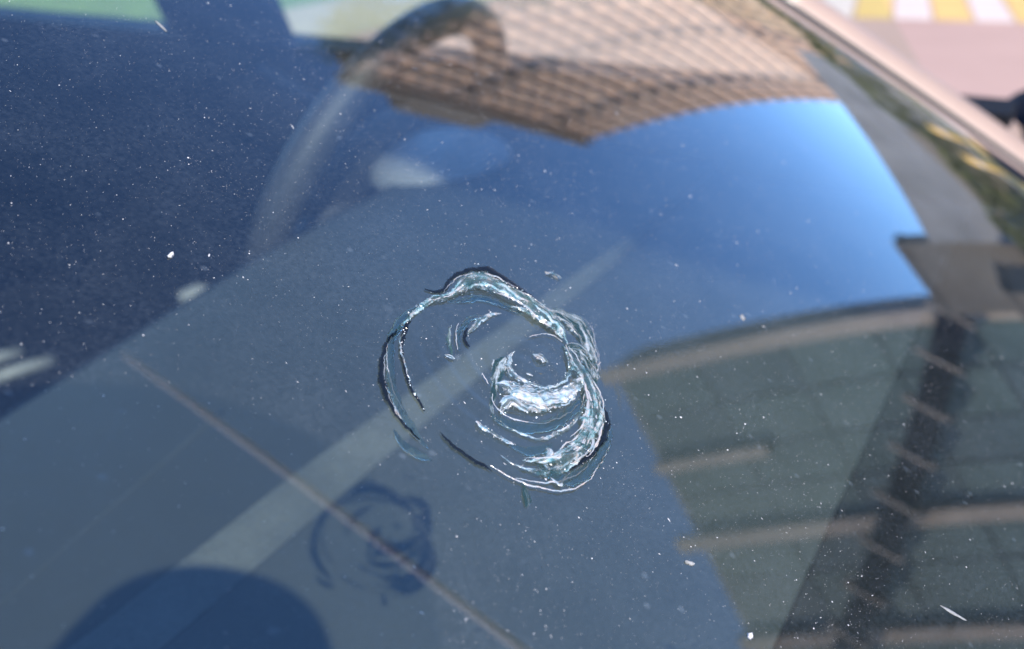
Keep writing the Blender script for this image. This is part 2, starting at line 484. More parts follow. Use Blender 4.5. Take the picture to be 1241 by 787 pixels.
# ------------------------------------------------------------------ green panelled block mirrored at the lower right
OB = Vector((19.9, -5.0, 0)); eub = Vector((-0.132, -0.991, 0)).normalized(); edb = Vector((-eub.y * -1, eub.x, 0))
edb = Vector((-0.991, 0.132, 0)).normalized()
fb = (OB, eub, edb)
TOPB = 12.6
block = empty('panel_block', (OB.x, OB.y, GROUND))
tag(block, 'grey green panelled block with tan piers and sloping stair, mirrored at lower right', 'building')
obox('wall', fb, 0, 18, -1.7, -0.05, GROUND, TOPB, M['concrete'], block)
obox('side_wall', fb, -0.12, -0.004, -1.6, -0.3, GROUND, TOPB - 0.4, M['concrete'], block)
piers = [(0.0, 0.34, GROUND, TOPB + 0.25), (2.42, 2.66, 9.6, TOPB + 0.0), (4.28, 4.60, GROUND, TOPB + 0.45), (6.85, 7.15, GROUND, TOPB + 0.1), (9.6, 9.9, GROUND, TOPB), (12.4, 12.7, GROUND, TOPB)]
for (a, b, z0, z1) in piers:
    obox('pier', fb, a, b, -0.02, 0.32, z0, z1, M['tan'], block)
edges = [0.34, 1.35, 2.42, 3.36, 4.28, 5.45, 6.85, 8.2, 9.6, 11.0, 12.4]
for i in range(len(edges) - 1):
    for s in range(6):
        z0 = -0.9 + s * 2.22
        obox('facade_panel', fb, edges[i] + 0.03 + (0.3 if edges[i] in (4.28, 6.85, 9.6) else 0), edges[i + 1] - 0.03, 0.0, 0.06 + 0.03 * ((i + s) % 2), z0 + 0.03, min(z0 + 2.19, TOPB - 0.15), M['green_panel'] if (i * 3 + s) % 4 else M['green_panel2'], block)
def stair_seg(name, u0, z0, u1, z1, half, d0, d1, mat, parent):
    v = []
    for d in (d0, d1):
        for (u, z) in ((u0, z0 - half), (u1, z1 - half), (u1, z1 + half), (u0, z0 + half)):
            p = OB + eub * u + edb * d
            v.append((p.x, p.y, z))
    return mesh(name, v, BOXF, mat, parent)
stair_seg('stair', -0.6, 3.0, 10.4, 12.9, 0.36, 0.85, 1.1, M['dark_steel'], block)
for i in range(11):
    u = 0.1 + i * 0.93; z = 3.63 + i * 0.837
    w1 = 0.62 if i % 3 else 0.5
    v = []
    for d_ in (0.8, 1.18):
        for (su, sz) in ((-0.50, -0.03), (0.42, -0.03), (0.42, 0.03), (-0.50, 0.03)):
            # a rung lies square across the flight
            uu = u + 0.669 * su + 0.743 * sz; zz = z - 0.743 * su + 0.669 * sz
            p = OB + eub * uu + edb * d_
            v.append((p.x, p.y, zz))
    mesh('stair_rung', v, BOXF, M['tan'], block)

grey = empty('grey_garage', (18.6, -0.6, GROUND))
tag(grey, 'low grey rendered building beyond the verge, mirrored beside the far pillar', 'building')
v = [(18.0, 1.5, GROUND), (19.6, 1.5, GROUND), (19.6, -3.2, GROUND), (18.0, -3.2, GROUND), (18.0, 1.5, 1.55), (19.6, 1.5, 1.55), (19.6, -3.2, 2.80), (18.0, -3.2, 2.80)]
mesh('wall', v, [(0, 1, 2, 3), (7, 6, 5, 4), (4, 5, 1, 0), (5, 6, 2, 1), (6, 7, 3, 2), (7, 4, 0, 3)], M['concrete'], grey)
box('garage_door', 17.95, 17.99, -2.2, -0.4, GROUND, 0.75, M['cornice'], grey)
shed = empty('brown_house', (19.0, -4.1, GROUND))
tag(shed, 'narrow brown house beside the panelled block, its roof notching the mirrored sky', 'building')
box('wall', 18.4, 19.5, -4.85, -3.25, GROUND, 3.55, M['brown'], shed)
box('roof', 18.36, 19.55, -4.88, -3.22, 3.55, 3.68, M['brown'], shed)
# clipped hedge along the far side of the verge
hedge = empty('hedge', (14.9, -2, GROUND))
tag(hedge, 'long olive green hedge behind the kerb, mirrored as a band beside the far pillar', 'hedge')
HV = []; HF = []
hr = random.Random(3)
for i in range(9000):
    hx = hr.uniform(14.4, 15.0); hy = hr.uniform(-7.0, 6.0)
    top = 0.48 + 0.16 * math.sin(hy * 2.1) + 0.10 * math.sin(hy * 5.3 + 1)
    hz = GROUND + (top - GROUND) * math.sqrt(hr.random())
    s_ = hr.uniform(0.04, 0.09); t1 = hr.uniform(0, 6.28); t2 = hr.uniform(-1, 1); k0 = len(HV)
    e1 = Vector((math.cos(t1), math.sin(t1), 0.4 * t2)) * s_; e2 = Vector((-math.sin(t1) * t2, math.cos(t1) * t2, 1)).normalized() * s_ * 0.6
    p = Vector((hx, hy, hz))
    HV += [p - e1, p - e2, p + e1, p + e2]; HF.append((k0, k0 + 1, k0 + 2, k0 + 3))
tag(mesh('foliage', HV, HF, M['hedge'], hedge), kind='stuff')
for i in range(12):
    yy = -6.6 + i * 1.08
    tube('stem', [(14.7, yy, GROUND), (14.72, yy + 0.05, -0.4), (14.68, yy, 0.2)], lambda q: 0.03 - 0.015 * q, M['brown'], hedge, 6)
pop = empty('poplar_tree', (20.0, 4.35, GROUND))
tag(pop, 'tall slim poplar beside the brick tower, mirrored behind the steering wheel rim', 'tree')
tube('trunk', [(20.0, 4.35, GROUND), (20.02, 4.38, 3.0), (19.98, 4.33, 8.0), (20.0, 4.35, 13.0)], lambda q: 0.20 - 0.17 * q, M['bark'], pop, 10)
PV = []; PF = []
pr = random.Random(11)
for cl in range(260):
    hz = pr.uniform(0.6, 14.6); f_ = (hz - 0.6) / 14.0
    rr = 1.25 * math.sin(math.pi * min(1, 0.12 + 0.9 * f_)) ** 0.6 * math.sqrt(pr.random()); an = pr.uniform(0, 6.28)
    cc = Vector((20.0 + rr * math.cos(an), 4.35 + rr * math.sin(an), hz))
    for _ in range(40):
        p = cc + Vector((pr.gauss(0, 0.2), pr.gauss(0, 0.2), pr.gauss(0, 0.3)))
        e1 = Vector((pr.gauss(0, 1), pr.gauss(0, 1), pr.gauss(0, 1))).normalized() * 0.085
        e2 = e1.orthogonal().normalized() * 0.05; k0 = len(PV)
        PV += [p - e1, p - e2, p + e1, p + e2]; PF.append((k0, k0 + 1, k0 + 2, k0 + 3))
tag(mesh('crown', PV, PF, M['leaf'], pop), kind='stuff')
for (bx_, by_, lab) in ((12.3, -0.10, 'yellow bollard on the verge, the nearer to the brick tower of two'), (12.1, -0.62, 'yellow bollard on the verge, the nearer to the panelled block of two')):
    bo_ = empty('bollard', (bx_, by_, GROUND + 0.1))
    tag(bo_, lab, 'bollard', 'yellow bollards on the verge')
    tube('post', [(bx_, by_, GROUND + 0.08), (bx_, by_, GROUND + 0.82)], 0.10, M['yellow_paint'], bo_, 16)
    tube('cap', [(bx_, by_, GROUND + 0.82), (bx_, by_, GROUND + 0.86), (bx_, by_, GROUND + 0.90)], lambda q: 0.115 * (1 - 0.6 * q), M['yellow_paint'], bo_, 16)
    tube('band', [(bx_, by_, GROUND + 0.55), (bx_, by_, GROUND + 0.65)], 0.106, M['white_paint'], bo_, 16)
annex = empty('brown_annex', (15, -9, GROUND))
tag(annex, 'low brown annex in front of the panelled block, mirrored at the right edge', 'building')
box('wall', 15.0, 17.6, -16.0, -3.6, GROUND, 1.6, M['brown'], annex)
box('roof', 14.96, 17.65, -16.05, -3.55, 1.6, 1.7, M['brown'], annex)
for i in range(4):
    box('window', 14.94, 14.99, -6.4 - i * 2.6, -5.0 - i * 2.6, -0.3, 1.0, M['tower_window'], annex)

# ------------------------------------------------------------------ the car
car = empty('car', (XC, 0.5, GROUND))
tag(car, 'beige car with a star break in its dusty windscreen above a grey dashboard', 'car')
HW0, TAPER = 0.612, 0.16
VLO, VHI = -0.345, 0.56
def hw(v): return HW0 - TAPER * v

# windscreen: a dense net of points round the break, conchoidal ripples as relief
def axis(lo, hi, d0, d1, fine, coarse):
    a = list(np.arange(lo, d0, coarse)) + list(np.arange(d0, d1, fine)) + list(np.arange(d1, hi, coarse)) + [hi]
    return sorted(set(round(float(q), 6) for q in a))
ss = axis(-1, 1, -0.21, -0.03, 0.0011, 0.02)      # normalised across
vv = axis(VLO, VHI, -0.036, 0.036, 0.0006, 0.012)
def ripple(x, v):
    # fracture shells round the impact point, off centre
    X = x * 1000; V = v * 1000
    r = math.hypot(X, V)
    if r > 38: return 0.0
    cx, cv = 12.0, -2.0
    q = math.hypot((X - cx), (V - cv))
    ang = math.atan2(V - cv, X - cx)
    ww = 0.5 + 0.5 * math.cos(min(1, r / 38) * math.pi)
    return ww * (0.00007 * math.sin(q * 0.95 + 0.8 * math.sin(ang * 2 + 1)) + 0.00003 * math.sin(q * 2.1 + ang * 3))
V_ = []; F_ = []
nv = len(vv)
for layer in (0, 1):
    for s in ss:
        for v in vv:
            x = XC + s * hw(v)
            V_.append(gp(x, v, ripple(x, v) if layer == 0 else -0.0052))
ns = len(ss); off = ns * nv
mats_i = []
for i in range(ns - 1):
    for j in range(nv - 1):
        a = i * nv + j
        F_.append((a, a + nv, a + nv + 1, a + 1)); mats_i.append(0)
# the inner face only needs the rim of its net and a coarse fill
ci = list(range(0, ns, 8)); ci = ci + ([ns - 1] if ci[-1] != ns - 1 else [])
cj = list(range(0, nv, 8)); cj = cj + ([nv - 1] if cj[-1] != nv - 1 else [])
for p in range(len(ci) - 1):
    for q in range(len(cj) - 1):
        a, b = ci[p], ci[p + 1]; c, d = cj[q], cj[q + 1]
        F_.append((off + a * nv + c, off + a * nv + d, off + b * nv + d, off + b * nv + c)); mats_i.append(1)
wsc = mesh('windscreen', V_, F_, M['glass'], car, True)
wsc.data.materials.append(M['glass_inner'])
wsc.data.polygons.foreach_set('material_index', mats_i)

# seals, pillars, header and cowl round the glass
def rim_strip(name, side, prof, mat, va=VLO - 0.03, vb=VHI + 0.02, n=40):
    def fn(a, b):
        v = va + (vb - va) * a
        k = b * (len(prof) - 1); i = min(int(k), len(prof) - 2); t = k - i
        dx = prof[i][0] * (1 - t) + prof[i + 1][0] * t; dh = prof[i][1] * (1 - t) + prof[i + 1][1] * t
        x = XC + side * (hw(v) + dx)
        return gp(x, v, dh)
    return grid(name, fn, n, (len(prof) - 1) * 3, mat, car)
for side in (1, -1):
    rim_strip('seal', side, [(-0.008, 0.0012), (-0.004, 0.004), (0.004, 0.004), (0.008, -0.006)], M['rubber'])
    rim_strip('pillar', side, [(0.004, -0.008), (0.006, 0.004), (0.014, 0.013), (0.026, 0.018), (0.042, 0.020), (0.056, 0.014), (0.064, 0.0), (0.06, -0.03)], M['paint'])
    rim_strip('pillar_lining', side, [(-0.012, -0.009), (-0.004, -0.02), (0.02, -0.03), (0.068, -0.033)], M['cabin'])
grid('roof_header', lambda a, b: gp(XC + (2 * a - 1) * (hw(VHI) + 0.05), VHI - 0.02 + 0.06 * b, -0.008 + 0.012 * b), 20, 4, M['paint'], car, True, 0.01)
ZR = gp(XC, VHI + 0.04).z
def roof_fn(a, b):
    x = (2 * a - 1) * 0.52; p = gp(XC + x * 1.0, VHI + 0.038, 0.004)
    return Vector((p.x, p.y + 1.75 * b, p.z + 0.10 * math.sin(b * math.pi * 0.75)))
grid('roof', roof_fn, 16, 16, M['paint'], car, True, 0.02)
grid('cowl', lambda a, b: gp(XC + (2 * a - 1) * 0.70, VLO + 0.012 - 0.09 * b, -0.008 + 0.006 * math.sin(b * 3.1)), 24, 6, M['rubber'], car, True, 0.004)
bo = gp(XC, VLO - 0.07)
def bonnet_fn(a, b):
    s = 2 * a - 1
    p = gp(XC + s * 0.70, VLO - 0.072, 0.002)
    return Vector((p.x, p.y - 0.86 * b, p.z - 0.02 - 0.05 * b - 0.14 * b ** 3 - 0.03 * s * s))
grid('bonnet', bonnet_fn, 24, 20, M['paint'], car, True, 0.012)
for side in (1, -1):
    def fen(a, b, side=side):
        p = bonnet_fn(0.5 + side * 0.5, a)
        an = b * math.pi / 2
        return Vector((p.x + side * (0.006 + 0.15 * math.sin(an)), p.y, p.z - 0.004 - (0.12 * (1 - math.cos(an))) - (0.34 * max(0, b - 0.6) / 0.4)))
    grid('fender', fen, 20, 14, M['paint'], car, True, 0.012)
box('bumper', XC - 0.82, XC + 0.82, -1.36, -1.22, -0.90, -0.36, M['paint'], car, 0.05)
XD = 0.80
for side in (1, -1):
    xi = XD if side > 0 else 2 * XC - XD
    xo = xi + side * 0.085
    lo, hi = min(xi, xo), max(xi, xo)
    d = box('door', lo, hi, -0.06, 0.80, -0.86, -0.118, M['paint'], car, 0.02)
    box('door_lining', min(xi, xi - side * 0.012), max(xi, xi - side * 0.012), -0.05, 0.814, -0.84, -0.10, M['cabin'], d)
    box('waist_rail', lo + 0.01, hi - 0.015, -0.05, 0.80, -0.117, -0.104, M['cabin'], d)
    d2 = box('door', lo, hi, 0.812, 1.75, -0.86, -0.118, M['paint'], car, 0.02)
    box('door_lining', min(xi, xi - side * 0.012), max(xi, xi - side * 0.012), 0.815, 1.74, -0.84, -0.10, M['cabin'], d2)
    box('waist_rail', lo + 0.01, hi - 0.015, 0.815, 1.74, -0.117, -0.104, M['cabin'], d2)
    xr = XC + side * 0.55
    def pil(a, b, side=side, xi=xi, xr=xr):
        z = -0.13 + (0.40 + 0.13) * a
        x = xi + side * 0.02 + (xr - xi - side * 0.02) * a
        return Vector((x, 0.688 + 0.15 * b + 0.07 * a, z))
    grid('centre_pillar', pil, 8, 3, M['cabin'], car, True, 0.03)
    def sg(a, b, side=side, xi=xi, xr=xr):
        z = -0.12 + 0.5 * a
        return Vector((xi + side * 0.045 + (xr - xi - side * 0.045) * a, 0.0 + 0.30 * a + (1.7 - 0.3 * a) * b, z))
    grid('side_window', sg, 4, 8, M['side_glass'], car, True)
box('floor_pan', XC - 0.78, XC + 0.78, -0.3, 2.2, -0.90, -0.86, M['cabin'], car)
box('bulkhead', XC - 0.78, XC + 0.78, 2.1, 2.2, -0.86, 0.30, M['cabin'], car)
box('firewall', XC - 0.72, XC + 0.72, -0.42, -0.38, -0.86, -0.20, M['cabin'], car)
for sx in (0.40, -0.36):
    seat = box('seat', XC + sx - 0.25, XC + sx + 0.25, 0.62, 1.12, -0.66, -0.385, M['fabric'], car, 0.05)
    if sx > 0:
        for q in (0.0, 0.045):
            tube('seat_piping', [(0.46, 0.80 + q, -0.382), (0.50, 0.785 + q, -0.380), (0.525, 0.78 + q, -0.383)], 0.007, M['pale'], seat, 8)
    def back(a, b, sx=sx):
        s = 2 * a - 1
        return Vector((XC + sx + s * (0.24 - 0.05 * b), 1.10 + 0.22 * b + 0.05 * s * s * -1, -0.50 + 0.62 * b))
    grid('seat_back', back, 8, 8, M['fabric'], seat, True, 0.10)
    box('head_rest', XC + sx - 0.12, XC + sx + 0.12, 1.30, 1.40, 0.10, 0.28, M['fabric'], seat, 0.03)

# dashboard: front shelf, light sloping strip, smoother raised rear panel, lip towards the cabin
def ystrip(x): return 0.1755 + 0.01 * (x - 0.10)
def swid(x): return 0.0225 * max(0.16, min(1.0, 1.0 - 2.2 * (x - 0.18)))
def yrear(x):
    return 0.380 + 0.13 * (x - 0.166) if x < 0.417 else 0.4126 + 0.05 * (x - 0.417)
ZF, ZB = -0.1775, -0.1690
XL, XRr = XC - 0.70, XD - 0.015
dash = grid('dashboard', lambda a, b: (lambda x: Vector((x, -0.034 + (ystrip(x) - 0.4e-3 + 0.034) * b, ZF)))(XL + (XRr - XL) * a), 60, 24, M['dash'], car)
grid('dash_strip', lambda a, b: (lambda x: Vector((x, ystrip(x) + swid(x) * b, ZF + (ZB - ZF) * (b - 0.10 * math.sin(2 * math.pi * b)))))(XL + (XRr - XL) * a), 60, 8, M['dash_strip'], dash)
def rear_fn(a, b):
    x = XL + (XRr - XL) * a
    y0 = ystrip(x) + swid(x) + 0.0002; y1 = yrear(x) - 0.012
    return Vector((x, y0 + (y1 - y0) * b, ZB + 0.003 * math.sin(math.pi * b)))
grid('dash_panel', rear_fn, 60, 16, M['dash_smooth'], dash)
def lip_fn(a, b):
    x = XL + (XRr - XL) * a; an = b * math.pi * 0.5
    k = max(0, b - 0.5) * 2
    return Vector((x, yrear(x) - 0.012 + 0.014 * math.sin(an) - 0.10 * k * k, ZB - 0.014 * (1 - math.cos(an)) - 0.35 * k * k))
grid('dash_lip', lip_fn, 60, 14, M['cabin'], dash)
grid('front_grille', lambda a, b: Vector((XL + (XRr - XL) * a, -0.40 + 0.3655 * b, ZF - 0.003 - 0.010 * (1 - b) ** 2)), 40, 10, M['dash_black'], dash)
# fine joint of the cover panel
tube('panel_joint', [(0.02 + 0.185 * t, 0.236 + 0.031 * t, ZB + 0.0011 + 0.0012 * t) for t in np.linspace(0, 1, 12)], 0.0012, M['dash'], dash, 6)
# instrument hood in front of the wheel
def hood_fn(a, b):
    t = a * 2 * math.pi; e = b * math.pi / 2
    return Vector((0.680 + 0.082 * math.sin(e) * math.cos(t), 0.412 + 0.060 * math.sin(e) * math.sin(t), ZB - 0.006 + 0.032 * math.cos(e) ** 0.8))
grid('instrument_hood', hood_fn, 32, 10, M['hub'], dash)

# steering wheel
WC = Vector((0.645, 0.452, -0.186)); WR = 0.166; WT = 0.4163
wu = Vector((1, 0, 0)); wv = Vector((0, -math.sin(WT), math.cos(WT))); wnn = wu.cross(wv)
sw = empty('steering_wheel', WC); sw.parent = car; sw.matrix_parent_inverse = car.matrix_world.inverted(); bpy.context.view_layer.update()
tube('rim', [WC + (wu * math.cos(t) + wv * math.sin(t)) * WR for t in np.linspace(0, 2 * math.pi, 72, endpoint=False)], 0.0165, M['leather'], sw, 14, True)
for an in (200, 340, 270):
    t = R(an)
    dirv = wu * math.cos(t) + wv * math.sin(t)
    tube('spoke', [WC + dirv * r_ - wnn * (0.02 * (1 - r_ / WR)) for r_ in np.linspace(0.03, WR - 0.006, 8)], lambda q: 0.017 - 0.006 * q, M['leather'], sw, 8)
def hubf(a, b):
    t = a * 2 * math.pi; r_ = 0.066 * math.sin(b * math.pi / 2)
    return WC - wnn * 0.012 + (wu * math.cos(t) * 1.35 + wv * math.sin(t)) * r_ + wnn * (0.022 * math.cos(b * math.pi / 2) - 0.01)
grid('hub', hubf, 28, 8, M['leather'], sw)
tube('column', [WC - wnn * 0.02, WC - wnn * 0.16], 0.035, M['cabin'], sw, 12)

# pale things inside the dark cabin
st = tube('column_stalk', [(0.60, 0.50, -0.24), (0.55, 0.535, -0.262), (0.52, 0.552, -0.264)], 0.006, M['cabin'], sw, 8)
tube('stalk_end', [(0.518, 0.553, -0.264), (0.505, 0.558, -0.264), (0.49, 0.566, -0.263)], lambda q: 0.006 + 0.005 * math.sin(q * 3.1), M['pale'], sw, 10)

# door mirror
mir = empty('door_mirror', (XD + 0.15, 0.0, -0.15)); mir.parent = car; mir.matrix_parent_inverse = car.matrix_world.inverted(); bpy.context.view_layer.update()
def mirf(a, b):
    th = a * 2 * math.pi; ph = b * math.pi
    sx_ = math.copysign(abs(math.sin(ph)) ** 0.7, math.sin(ph))
    return Vector((XD + 0.185 + 0.095 * sx_ * math.cos(th), -0.075 + 0.055 * math.cos(ph), -0.175 + 0.062 * sx_ * math.sin(th)))
grid('housing', mirf, 28, 14, M['black_gloss'], mir)
tube('stalk', [(XD + 0.05, 0.0, -0.20), (XD + 0.12, -0.05, -0.19)], 0.018, M['black_gloss'], mir, 10)

# wing aerial
tube('aerial', [(0.475 - 0.025 * t, -1.19 + 1.231 * t, -0.05 + 0.814 * t) for t in np.linspace(0, 1, 16)], lambda q: 0.0082 - 0.0046 * q, M['chrome'], car, 10)

# wheels
for sx in (1, -1):
    for wy in (-0.85, 1.75):
        x0 = XC + sx * 0.68
        w = tube('wheel', [(x0 + (0.09) * (t - 0.5) * 2, wy, GROUND + 0.31) for t in (0, 1)], 0.20, M['alloy'], car, 28)
        tube('tyre', [(x0, wy + 0.245 * math.cos(t), GROUND + 0.31 + 0.245 * math.sin(t)) for t in np.linspace(0, 2 * math.pi, 40, endpoint=False)], 0.065, M['tyre'], w, 12, True)

STROKES_DARK = [
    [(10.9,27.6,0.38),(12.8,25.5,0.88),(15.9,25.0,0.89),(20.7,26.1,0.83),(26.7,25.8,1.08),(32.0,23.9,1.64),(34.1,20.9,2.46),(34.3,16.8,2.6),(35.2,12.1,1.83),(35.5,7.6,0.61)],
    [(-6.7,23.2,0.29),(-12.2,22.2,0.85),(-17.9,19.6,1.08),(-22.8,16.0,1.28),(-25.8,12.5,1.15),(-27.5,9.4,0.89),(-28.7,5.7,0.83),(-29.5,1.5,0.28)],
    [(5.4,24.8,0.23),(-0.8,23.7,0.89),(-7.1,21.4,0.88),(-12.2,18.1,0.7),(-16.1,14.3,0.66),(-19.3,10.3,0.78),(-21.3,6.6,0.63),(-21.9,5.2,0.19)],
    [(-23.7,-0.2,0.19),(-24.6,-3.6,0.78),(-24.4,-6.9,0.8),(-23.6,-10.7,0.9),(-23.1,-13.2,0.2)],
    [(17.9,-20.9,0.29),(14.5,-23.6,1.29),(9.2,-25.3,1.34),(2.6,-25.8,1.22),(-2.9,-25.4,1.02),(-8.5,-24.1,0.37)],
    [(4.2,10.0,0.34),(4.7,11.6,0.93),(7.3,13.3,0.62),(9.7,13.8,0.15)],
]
STROKES_FROST = [
    [(7.8,24.6,0.48),(10.1,24.0,1.92),(14.2,22.9,1.95),(20.9,22.7,4.02),(26.8,21.2,6.58),(29.2,18.0,6.64),(31.5,13.1,5.98),(32.3,8.4,5.94),(31.9,3.0,6.31),(30.8,-1.7,2.65),(29.0,-4.3,0.47)],
    [(25.9,11.9,0.39),(28.5,9.3,1.67),(29.7,5.9,3.52),(30.7,1.3,3.77),(29.4,-2.5,0.67)],
    [(13.3,2.8,0.31),(10.0,2.0,1.39),(7.3,0.7,1.86),(6.0,-1.6,2.21),(7.1,-5.0,1.68),(9.7,-8.4,1.26),(13.6,-10.1,1.01),(17.9,-10.2,1.08),(23.1,-8.3,1.06),(25.8,-5.9,1.03),(27.2,-4.5,0.32)],
    [(-0.4,0.0,0.94),(1.0,-2.9,5.22),(2.3,-6.8,8.83),(6.1,-10.4,6.85),(10.9,-12.5,4.99),(17.0,-13.1,3.22),(22.9,-12.0,0.78)],
    [(-7.6,-5.8,0.28),(-3.0,-5.3,3.69),(-1.2,-8.0,3.75),(2.9,-11.2,2.42),(8.8,-13.6,0.88)],
    [(27.2,-4.5,0.46),(24.3,-8.4,3.09),(22.3,-12.3,3.97),(19.4,-15.9,5.31),(14.2,-19.8,5.64),(7.3,-22.2,5.24),(0.2,-22.9,5.32),(-5.4,-22.2,4.67),(-9.0,-20.6,3.4),(-12.4,-18.1,1.26),(-14.7,-15.9,0.28)],
    [(-9.9,-5.8,0.33),(-8.8,-10.6,0.88),(-6.1,-15.4,0.86),(-1.2,-17.2,1.26),(4.0,-18.1,1.34),(10.1,-18.2,0.74),(14.1,-17.3,0.23)],
    [(-14.4,-3.5,0.62),(-14.8,-5.2,2.13),(-14.4,-7.7,1.5),(-13.2,-11.4,1.06),(-12.4,-12.7,0.31)],
    [(-18.0,-12.1,0.21),(-17.4,-15.7,0.81),(-14.7,-19.4,0.81),(-10.0,-22.1,1.11),(-4.8,-23.7,0.46)],
    [(7.4,12.7,0.3),(10.2,13.1,1.25),(14.6,13.3,1.48),(19.2,12.9,1.29),(22.0,11.8,0.31)],
    [(16.8,-0.7,0.4),(17.2,-2.7,3.2),(17.9,-4.5,0.79)],
    [(9.5,-3.0,0.5),(9.9,-3.9,1.46),(10.4,-4.4,0.33)],
    [(-26.3,10.7,0.17),(-27.4,8.7,1.05),(-28.2,6.6,0.27)],
    [(48.4,13.1,0.27),(50.2,11.9,1.41),(51.1,9.4,1.0)],
    [(-6.5,-17.8,0.27),(-7.8,-19.0,2.79),(-11.1,-20.2,1.9),(-12.8,-22.2,0.54)],
    [(-7.9,21.5,0.23),(-10.9,19.6,0.71),(-14.0,16.4,0.59),(-17.2,12.2,0.26)],
    [(-3.4,12.2,0.36),(-3.1,11.1,1.43),(-2.7,9.9,0.48)],
    [(-7.5,23.0,0.3),(-3.4,23.6,1.05),(1.5,24.3,1.55),(6.9,24.5,1.81),(12.3,24.2,0.69)],
    [(-16.9,-17.1,0.29),(-14.1,-20.8,1.42),(-9.3,-23.5,1.7),(-3.4,-24.8,0.6)],
]
STROKES_FEATHER = [
    [(35.3,5.2,0.86),(37.6,1.9,5.49),(38.0,-3.1,8.49),(34.3,-7.6,5.64),(29.2,-12.2,2.76),(25.5,-15.6,0.63)],
    [(26.5,-4.0,0.75),(29.8,-7.4,5.79),(27.2,-12.2,3.94),(23.2,-16.0,1.04)],
    [(-19.9,-18.9,0.25),(-21.6,-20.8,1.82),(-23.2,-22.2,2.25),(-25.0,-22.9,0.35)],
    [(6.3,16.7,0.31),(2.4,14.8,1.29),(-0.9,12.0,0.89),(-1.7,10.8,0.3)],
    [(9.4,3.0,1.51),(3.9,1.7,4.52),(-1.5,-0.7,2.28),(-7.6,-3.5,1.09),(-10.4,-6.1,0.34)],
]
STROKES_HAIR = [
    [(-22.4,-12.2,0.2),(-21.8,-15.7,0.4),(-20.4,-19.2,0.48),(-16.8,-24.1,0.46),(-13.1,-27.3,0.47),(-7.5,-28.9,0.35),(0.1,-28.6,0.29),(8.2,-27.3,0.15)],
    [(-13.4,-22.6,0.21),(-13.7,-25.0,0.92),(-12.4,-25.1,0.55),(-8.4,-25.1,0.14)],
    [(24.0,-11.4,0.26),(21.8,-17.0,0.57),(16.4,-21.3,0.44),(8.6,-24.3,0.38),(1.5,-25.0,0.29),(-7.3,-24.1,0.14)],
    [(31.3,-12.9,0.12),(27.8,-13.9,0.24),(24.5,-14.6,0.12)],
    [(35.0,8.8,0.29),(34.5,4.4,0.75),(35.5,-0.3,0.6),(34.2,-6.1,0.29)],
    [(-15.5,20.3,0.12),(-19.9,16.3,0.24),(-23.6,12.1,0.25),(-26.0,8.3,0.13)],
    [(28.3,-5.1,0.26),(26.4,-9.1,0.45),(21.4,-13.5,0.46),(15.8,-16.0,0.32),(10.7,-17.4,0.15)],
    [(-0.7,3.6,0.21),(-1.7,1.8,0.41),(-2.2,0.8,0.16)],
    [(-10.2,22.7,0.14),(-16.6,19.8,0.29),(-22.3,15.7,0.3),(-25.8,11.5,0.33),(-27.8,7.4,0.17)],
    [(14.0,24.3,0.16),(22.6,25.3,0.44),(29.6,23.4,0.6),(33.2,19.4,0.76),(34.3,12.6,0.61),(34.1,7.3,0.3)],
    [(-4.1,-1.3,0.17),(-6.9,-4.0,0.41),(-6.7,-7.5,0.55),(-2.8,-12.6,0.38),(4.9,-15.7,0.4),(12.7,-16.3,0.15)],
    [(-20.4,-17.5,0.19),(-17.7,-21.1,0.35),(-12.0,-25.0,0.39),(-5.4,-26.7,0.29),(2.0,-26.5,0.14)],
    [(21.3,3.1,0.2),(27.3,0.4,0.37),(28.2,-3.1,0.43)],
    [(8.4,16.1,0.16),(3.8,13.9,0.24),(0.5,11.2,0.17)],
]
STROKES_CLEAR = [
    [(4.9,25.1,0.48),(-2.7,24.7,2.24),(-9.8,22.5,1.88),(-16.3,18.5,1.65),(-21.6,14.1,2.02),(-25.8,9.3,2.19),(-28.4,3.5,1.97),(-29.7,-0.9,0.45)],
    [(-31.6,6.4,0.35),(-33.1,2.7,2.2),(-32.6,-0.8,2.47),(-32.0,-3.3,0.38)],
    [(-12.4,-18.1,0.64),(-12.5,-23.5,3.49),(-8.5,-26.6,3.35),(-1.4,-27.4,2.85),(6.0,-27.1,2.05),(13.6,-25.4,0.38)],
    [(12.6,21.8,0.52),(17.2,19.8,1.48),(22.0,17.7,1.97),(25.8,12.8,2.23),(27.3,8.6,0.72)],
    [(-9.4,-4.6,0.67),(-8.5,-8.6,3.17),(-3.7,-13.1,3.08),(3.2,-15.7,2.65),(12.7,-16.3,2.1),(19.6,-14.9,0.47)],
    [(-13.6,-11.6,0.42),(-11.9,-15.1,2.31),(-8.1,-17.4,2.06),(-4.2,-18.0,0.29)],
    [(19.1,12.9,0.4),(13.1,15.2,1.35),(5.8,14.0,1.06),(1.0,10.9,0.32)],
]

# ------------------------------------------------------------------ the star break
def resample(pts, step):
    P = [np.array(p, float) for p in pts]
    P = [2 * P[0] - P[1]] + P + [2 * P[-1] - P[-2]]
    out = []
    for i in range(1, len(P) - 2):
        p0, p1, p2, p3 = P[i - 1:i + 3]
        n = max(2, int(np.linalg.norm((p2 - p1)[:2]) / step))
        for k in range(n):
            t = k / n
            out.append(0.5 * ((2 * p1) + (-p0 + p2) * t + (2 * p0 - 5 * p1 + 4 * p2 - p3) * t * t + (-p0 + 3 * p1 - 3 * p2 + p3) * t ** 3))
    out.append(P[-2])
    return out

